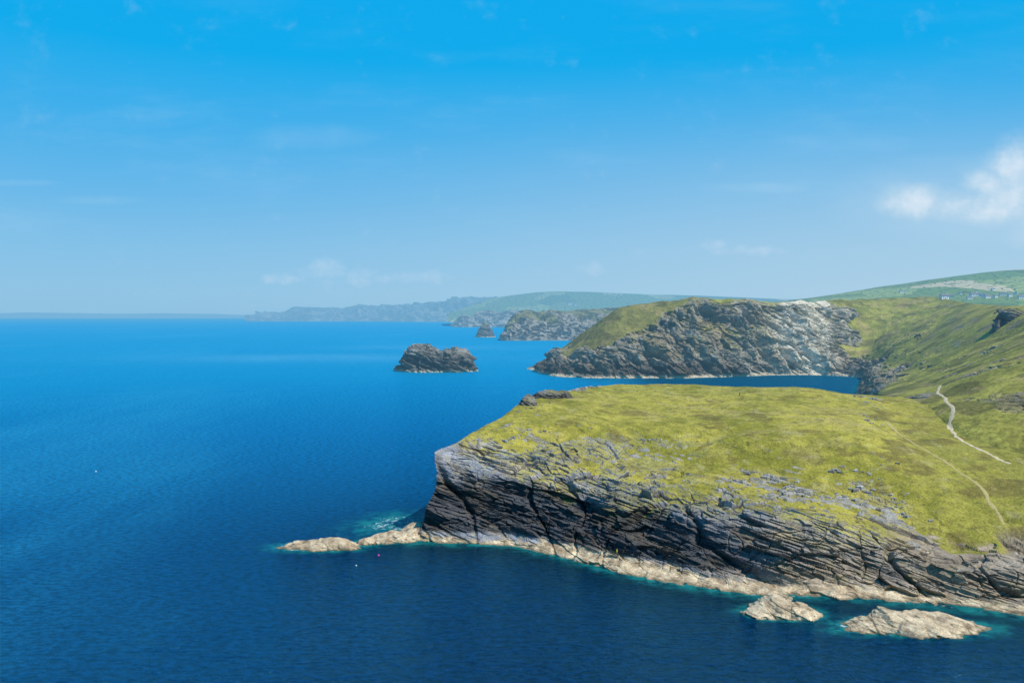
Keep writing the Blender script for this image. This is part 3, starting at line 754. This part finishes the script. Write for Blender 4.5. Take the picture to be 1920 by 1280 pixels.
# ---- houses
wallm = plain_mat("white_render", (0.72, 0.71, 0.68), 0.8, 9000.0, 0.5)
roofm = plain_mat("slate_roof", (0.14, 0.15, 0.17), 0.7, 7000.0, 0.8)
glass = plain_mat("window_glass", (0.03, 0.04, 0.05), 0.2, 7000.0)
def boxv(x0,x1,y0,y1,z0,z1):
    return [(x0,y0,z0),(x1,y0,z0),(x1,y1,z0),(x0,y1,z0),(x0,y0,z1),(x1,y0,z1),(x1,y1,z1),(x0,y1,z1)]
boxf = [(0,3,2,1),(4,5,6,7),(0,1,5,4),(1,2,6,5),(2,3,7,6),(3,0,4,7)]
house = bpy.data.objects.new("house", None); scene.collection.objects.link(house)
wv_ = [(-7,-3.5,-2),(7,-3.5,-2),(7,3.5,-2),(-7,3.5,-2),(-7,-3.5,5),(7,-3.5,5),(7,3.5,5),(-7,3.5,5),(-7,0,8),(7,0,8)]
wf_ = [(0,1,5,4),(2,3,7,6),(1,2,6,9,5),(3,0,4,8,7),(0,3,2,1)]
parts = [mesh_obj("wall", wv_, wf_, wallm, parent=house)]
rv = [(-7.4,-4.1,4.7),(7.4,-4.1,4.7),(7.4,0,8.35),(-7.4,0,8.35),(-7.4,4.1,4.7),(7.4,4.1,4.7),
      (-7.4,-4.1,4.95),(7.4,-4.1,4.95),(7.4,0,8.6),(-7.4,0,8.6),(-7.4,4.1,4.95),(7.4,4.1,4.95)]
parts.append(mesh_obj("roof", rv, [(0,3,2,1),(3,4,5,2),(6,7,8,9),(9,8,11,10),(0,1,7,6),(4,10,11,5),(0,6,9,3),(3,9,10,4),(1,2,8,7),(2,5,11,8)], roofm, parent=house))
parts.append(mesh_obj("chimney", boxv(5.2,6.4,-0.5,0.5,7.8,10), boxf, wallm, parent=house))
parts.append(mesh_obj("door", boxv(-0.6,0.6,-3.58,-3.5,0,2.2), boxf, glass, parent=house))
for wx_ in (-4.5, 3.2):
    for wz in (0.9, 3.2):
        parts.append(mesh_obj("window", boxv(wx_,wx_+1.5,-3.58,-3.5,wz,wz+1.2), boxf, glass, parent=house))
hp = [(1690,549,1.0,0.2),(1699,547,1.0,1.2),(1826,556,1.5,0.1),(1833,554,1.2,0.8),(1841,556,1.3,-0.4),(1851,559,1.2,0.3),(1818,561,1.1,0.0),(1866,558,1.1,0.6),(1880,554,1.2,-0.2),(1893,556,1.1,0.4),(1905,552,1.2,0.9),(1770,560,0.9,0.2),(1785,557,0.9,-0.5),(1915,560,1.3,0.0),
      (1068,571,2.4,0.2),(1078,573,2.0,1.0),(1152,554,2.2,0.1),(1163,553,2.0,0.7),(1130,553,2.0,-.3),(1862,545,1.0,.4),(1800,552,1.0,.9)]
for i, (px, py, sc_, rz) in enumerate(hp):
    p = sight(px, py)
    if p is None: continue
    if i == 0: hb = house
    else:
        hb = house.copy(); scene.collection.objects.link(hb)
        for q in parts:
            c_ = q.copy(); c_.parent = hb; scene.collection.objects.link(c_)
    hb.location = p; hb.rotation_euler = (0, 0, rz); hb.scale = (sc_, sc_, sc_)
    thing(hb, "white rendered house with grey slate gable roof", "house", "white houses on the farmland hills")

# ---- people
skinm = plain_mat("skin", (0.45, 0.27, 0.19), 0.6, None); hairm = plain_mat("dark_hair", (0.04, 0.025, 0.02), 0.6, None)
def skinned(name, pts, edges, rad, mat, parent, root=0):
    me = bpy.data.meshes.new(name); me.from_pydata(pts, edges, []); me.materials.append(mat)
    ob = bpy.data.objects.new(name, me); scene.collection.objects.link(ob)
    md = ob.modifiers.new("skin", 'SKIN')
    for i, r_ in enumerate(rad): me.skin_vertices[0].data[i].radius = (r_, r_)
    me.skin_vertices[0].data[root].use_root = True
    sb = ob.modifiers.new("sub", 'SUBSURF'); sb.levels = 1; sb.render_levels = 1
    if parent: ob.parent = parent
    return ob
def person(loc, rz, shirt, trousers, label):
    body = skinned("person", [(0,0,0.95),(0,0,1.2),(0,0,1.42),(0,0,1.53),(0,-0.01,1.62),(0,0,1.73),
        (0.19,0,1.40),(0.25,0.02,1.12),(0.24,-0.08,0.86),(-0.19,0,1.40),(-0.25,0.02,1.12),(-0.24,-0.08,0.86),
        (0.10,0,0.90),(0.12,-0.03,0.48),(0.12,0.02,0.06),(0.12,-0.14,0.04),(-0.10,0,0.90),(-0.12,0.03,0.48),(-0.12,0.08,0.06),(-0.12,-0.08,0.04)],
        [(0,1),(1,2),(2,3),(3,4),(4,5),(2,6),(6,7),(7,8),(2,9),(9,10),(10,11),(0,12),(12,13),(13,14),(14,15),(0,16),(16,17),(17,18),(18,19)],
        [0.13,0.13,0.13,0.055,0.10,0.085,0.06,0.045,0.035,0.06,0.045,0.035,0.085,0.06,0.045,0.035,0.085,0.06,0.045,0.035], skinm, None)
    skinned("shirt", [(0,0,0.98),(0,0,1.2),(0,0,1.40),(0.19,0,1.40),(0.25,0.02,1.14),(-0.19,0,1.40),(-0.25,0.02,1.14)],
        [(0,1),(1,2),(2,3),(3,4),(2,5),(5,6)], [0.17,0.16,0.15,0.09,0.07,0.09,0.07], shirt, body)
    skinned("trousers", [(0,0,0.96),(0.10,0,0.88),(0.12,-0.03,0.48),(0.12,0.02,0.10),(-0.10,0,0.88),(-0.12,0.03,0.48),(-0.12,0.08,0.10)],
        [(0,1),(1,2),(2,3),(0,4),(4,5),(5,6)], [0.155,0.11,0.08,0.065,0.11,0.08,0.065], trousers, body)
    skinned("hair", [(0,0.02,1.66),(0,0.02,1.75)], [(0,1)], [0.11,0.09], hairm, body)
    body.location = loc; body.rotation_euler = (0, 0, rz)
    thing(body, label, "person"); return body
cl = {k: plain_mat(k+"_cloth", c_, 0.9, None) for k, c_ in dict(white=(0.75,0.75,0.75), navy=(0.02,0.03,0.08), red=(0.4,0.03,0.03), yellow=(0.75,0.70,0.03), grey=(0.15,0.15,0.16)).items()}
for px, py, rz, sh, tr, lb in [(999,739,0.4,'grey','navy',"person in grey top standing on the crag"),
                               (1110,729,1.2,'white','navy',"person in white shirt standing on the brow"),
                               (1387,742,2.2,'navy','navy',"person in dark clothes walking on the turf"),
                               (1157,1038,0.0,'yellow','yellow',"person in yellow waterproofs on the rock ledge")]:
    p = sight(px, py)
    if p: person(p, rz, cl[sh], cl[tr], lb)

# ---- buoys
def buoy(px, py, colr, label, size=0.55):
    p = WL(px, py); m = plain_mat(label.split()[0]+"_buoy_plastic", colr, 0.4, None)
    prof = [(0.0,-0.5),(0.35,-0.42),(0.62,-0.1),(0.66,0.2),(0.5,0.52),(0.2,0.72),(0.13,0.95),(0.0,0.98)]
    vs = []; fs = []; K = 20
    for rr_, zz_ in prof:
        for k in range(K): vs.append((rr_*math.cos(2*math.pi*k/K)*size, rr_*math.sin(2*math.pi*k/K)*size, zz_*size))
    for i in range(len(prof)-1):
        for k in range(K): fs.append((i*K+k, i*K+(k+1)%K, (i+1)*K+(k+1)%K, (i+1)*K+k))
    ob = mesh_obj("buoy", vs, fs, m, True); ob.location = (p[0], p[1], 0); thing(ob, label, "buoy", "fishing buoys on the sea")
buoy(710,1041,(0.8,0.06,0.35),"pink fishing buoy floating on the sea",0.5)
buoy(668,1060,(0.7,0.7,0.7),"white fishing buoy floating on the sea",0.35)
buoy(180,884,(0.7,0.7,0.7),"white fishing buoy floating on the sea",0.6)

# ================================================================== LIGHT
SUN_AZ = math.radians(126)     # clockwise from the viewing direction (+Y)
SUN_EL = math.radians(54)
sd = bpy.data.lights.new("sun", 'SUN'); sd.energy = 4.9; sd.angle = math.radians(0.53); sd.color = (1.0, 0.95, 0.86)
so = bpy.data.objects.new("sun", sd); scene.collection.objects.link(so)
dirv = Vector((math.sin(SUN_AZ)*math.cos(SUN_EL), math.cos(SUN_AZ)*math.cos(SUN_EL), math.sin(SUN_EL)))
so.rotation_euler = dirv.to_track_quat('Z', 'Y').to_euler(); so.location = (200, -200, 400)

w = bpy.data.worlds.new("World"); scene.world = w; w.use_nodes = True
t = NT(w.node_tree); t.n.clear()
tc = t.new('ShaderNodeTexCoord'); nv_ = t.new('ShaderNodeVectorMath', operation='NORMALIZE'); t.l.new(tc.outputs['Generated'], nv_.inputs[0])
sx = t.new('ShaderNodeSeparateXYZ'); t.l.new(nv_.outputs[0], sx.inputs[0])
sky = t.new('ShaderNodeTexSky', sky_type='NISHITA', sun_disc=False); sky.sun_elevation = SUN_EL; sky.sun_rotation = SUN_AZ
sky.altitude = 80; sky.air_density = 1.0; sky.dust_density = 0.6; sky.ozone_density = 2.0
nis = t.mixc(1.0, sky.outputs[0], (0.05, 0.09, 0.11), 'MULTIPLY')
rp = t.new('ShaderNodeValToRGB'); R_ = rp.color_ramp; t.l.new(sx.outputs[2], rp.inputs[0])
R_.elements[0].position = 0.0; R_.elements[0].color = (0.275, 0.54, 0.775, 1)
R_.elements[1].position = 1.0; R_.elements[1].color = (0.0, 0.12, 0.42, 1)
for p_, c_ in [(0.03,(0.28,0.55,0.79,1)),(0.08,(0.23,0.53,0.81,1)),(0.14,(0.14,0.485,0.83,1)),(0.22,(0.05,0.44,0.85,1)),(0.30,(0.0,0.42,0.87,1)),(0.38,(0.0,0.415,0.88,1))]:
    e = R_.elements.new(p_); e.color = c_
skyc = t.mixc(0.92, nis, rp.outputs[0])
ypos = t.m('MAXIMUM', sx.outputs[1], 0.05)
u = t.m('DIVIDE', sx.outputs[0], ypos); v = t.m('DIVIDE', sx.outputs[2], ypos)
front = t.ss(sx.outputs[1], 0.1, 0.3)
cb = t.new('ShaderNodeCombineXYZ'); t.l.new(u, cb.inputs[0]); t.l.new(v, cb.inputs[1]); uv = cb.outputs[0]
# haze brightening low on the landward side
hz = t.m('MULTIPLY', t.m('MULTIPLY', t.ss(u, -0.6, 0.7), t.ss(v, 0.0, 0.34, 1.0, 0.0)), t.ss(sx.outputs[2], -0.02, 0.02, 0.0, 0.68))
skyc = t.mixc(hz, skyc, (0.48, 0.665, 0.80))
nA = t.noise(t.vmul(uv, (1.0, 1.25, 1)), 14.0, 9, 0.58)
nB = t.noise(t.vmul(uv, (1.0, 1.2, 1)), 45.0, 6, 0.6)
def blobs(lst):
    acc = None
    for px, py, rx, ry in lst:
        du = t.m('MULTIPLY', t.m('SUBTRACT', u, (px-960)/F), F/rx); dv_ = t.m('MULTIPLY', t.m('SUBTRACT', v, (EYE-py)/F), F/ry)
        b = t.m('SUBTRACT', 1.0, t.m('ADD', t.m('MULTIPLY', du, du), t.m('MULTIPLY', dv_, dv_)))
        acc = b if acc is None else t.m('SMOOTH_MAX', acc, b, 0.3)
    return t.m('MAXIMUM', acc, -1.5)
big = blobs([(1905,312,42,38),(1848,350,40,24),(1720,378,60,28),(1885,372,80,42),(1965,350,90,90),(1800,384,80,26),(1860,394,100,24)])
bd = t.m('ADD', t.m('MULTIPLY', big, 0.6), t.m('ADD', t.m('MULTIPLY', t.m('SUBTRACT', nA, 0.5), 1.7), t.m('MULTIPLY', t.m('SUBTRACT', nB, 0.5), 1.0)))
bdm = t.ss(bd, -0.8, 0.95, 0.0, 0.70)
veil = t.m('MULTIPLY', t.ss(blobs([(1830,375,260,80)]), -0.5, 1.0, 0.0, 0.22), t.ss(nA, 0.35, 0.65, 0.5, 1.0))
sml = blobs([(605,510,46,26),(675,518,32,18),(720,522,22,9),(530,522,40,10),(1345,459,32,10),(1115,503,26,12),(790,520,60,12),(1400,470,60,10)])
sdn = t.m('ADD', t.m('MULTIPLY', sml, 0.45), t.m('MULTIPLY', t.m('SUBTRACT', nB, 0.5), 2.6))
sdm = t.ss(sdn, -0.3, 1.1, 0.0, 0.30)
ci_n = t.noise(t.vmul(uv, (1.6, 6.5, 1)), 2.2, 8, 0.62)
cir = t.m('MULTIPLY', t.ss(ci_n, 0.48, 0.85, 0.0, 0.26), t.m('MULTIPLY', t.ss(v, 0.03, 0.14), t.ss(v, 0.22, 0.36, 1.0, 0.35)))
strk = blobs([(180,376,90,9),(40,343,70,7),(1420,352,110,10),(590,255,120,26)])
stm = t.ss(t.m('ADD', t.m('MULTIPLY', strk, 0.5), t.m('MULTIPLY', t.m('SUBTRACT', nA, 0.45), 1.6)), -0.2, 0.9, 0.0, 0.11)
c1 = t.mixc(t.m('MULTIPLY', cir, front), skyc, (0.38, 0.66, 0.88))
c1 = t.mixc(t.m('MULTIPLY', stm, front), c1, (0.62, 0.80, 0.93))
c1 = t.mixc(t.m('MULTIPLY', sdm, front), c1, (0.66, 0.78, 0.92))
c1 = t.mixc(t.m('MULTIPLY', veil, front), c1, (0.62, 0.76, 0.88))
ccol = t.mixc(t.ss(bd, 0.0, 1.1), (0.55, 0.72, 0.85), (0.84, 0.90, 0.96))
c1 = t.mixc(t.m('MULTIPLY', bdm, front), c1, ccol)
bg = t.new('ShaderNodeBackground'); t.l.new(c1, bg.inputs[0]); bg.inputs[1].default_value = 1.0
ow = t.new('ShaderNodeOutputWorld'); t.l.new(bg.outputs[0], ow.inputs[0])

# ================================================================== CAMERA
cd = bpy.data.cameras.new("camera"); cd.lens = 36*F/1920; cd.sensor_width = 36; cd.clip_start = 1; cd.clip_end = 120000
cd.shift_y = -(640-EYE)/1920
co = bpy.data.objects.new("camera", cd); scene.collection.objects.link(co); co.location = CAMP; co.rotation_euler = (math.radians(90), 0, 0)
scene.camera = co
scene.view_settings.view_transform = 'Standard'; scene.view_settings.look = 'None'; scene.view_settings.exposure = 0; scene.view_settings.gamma = 1
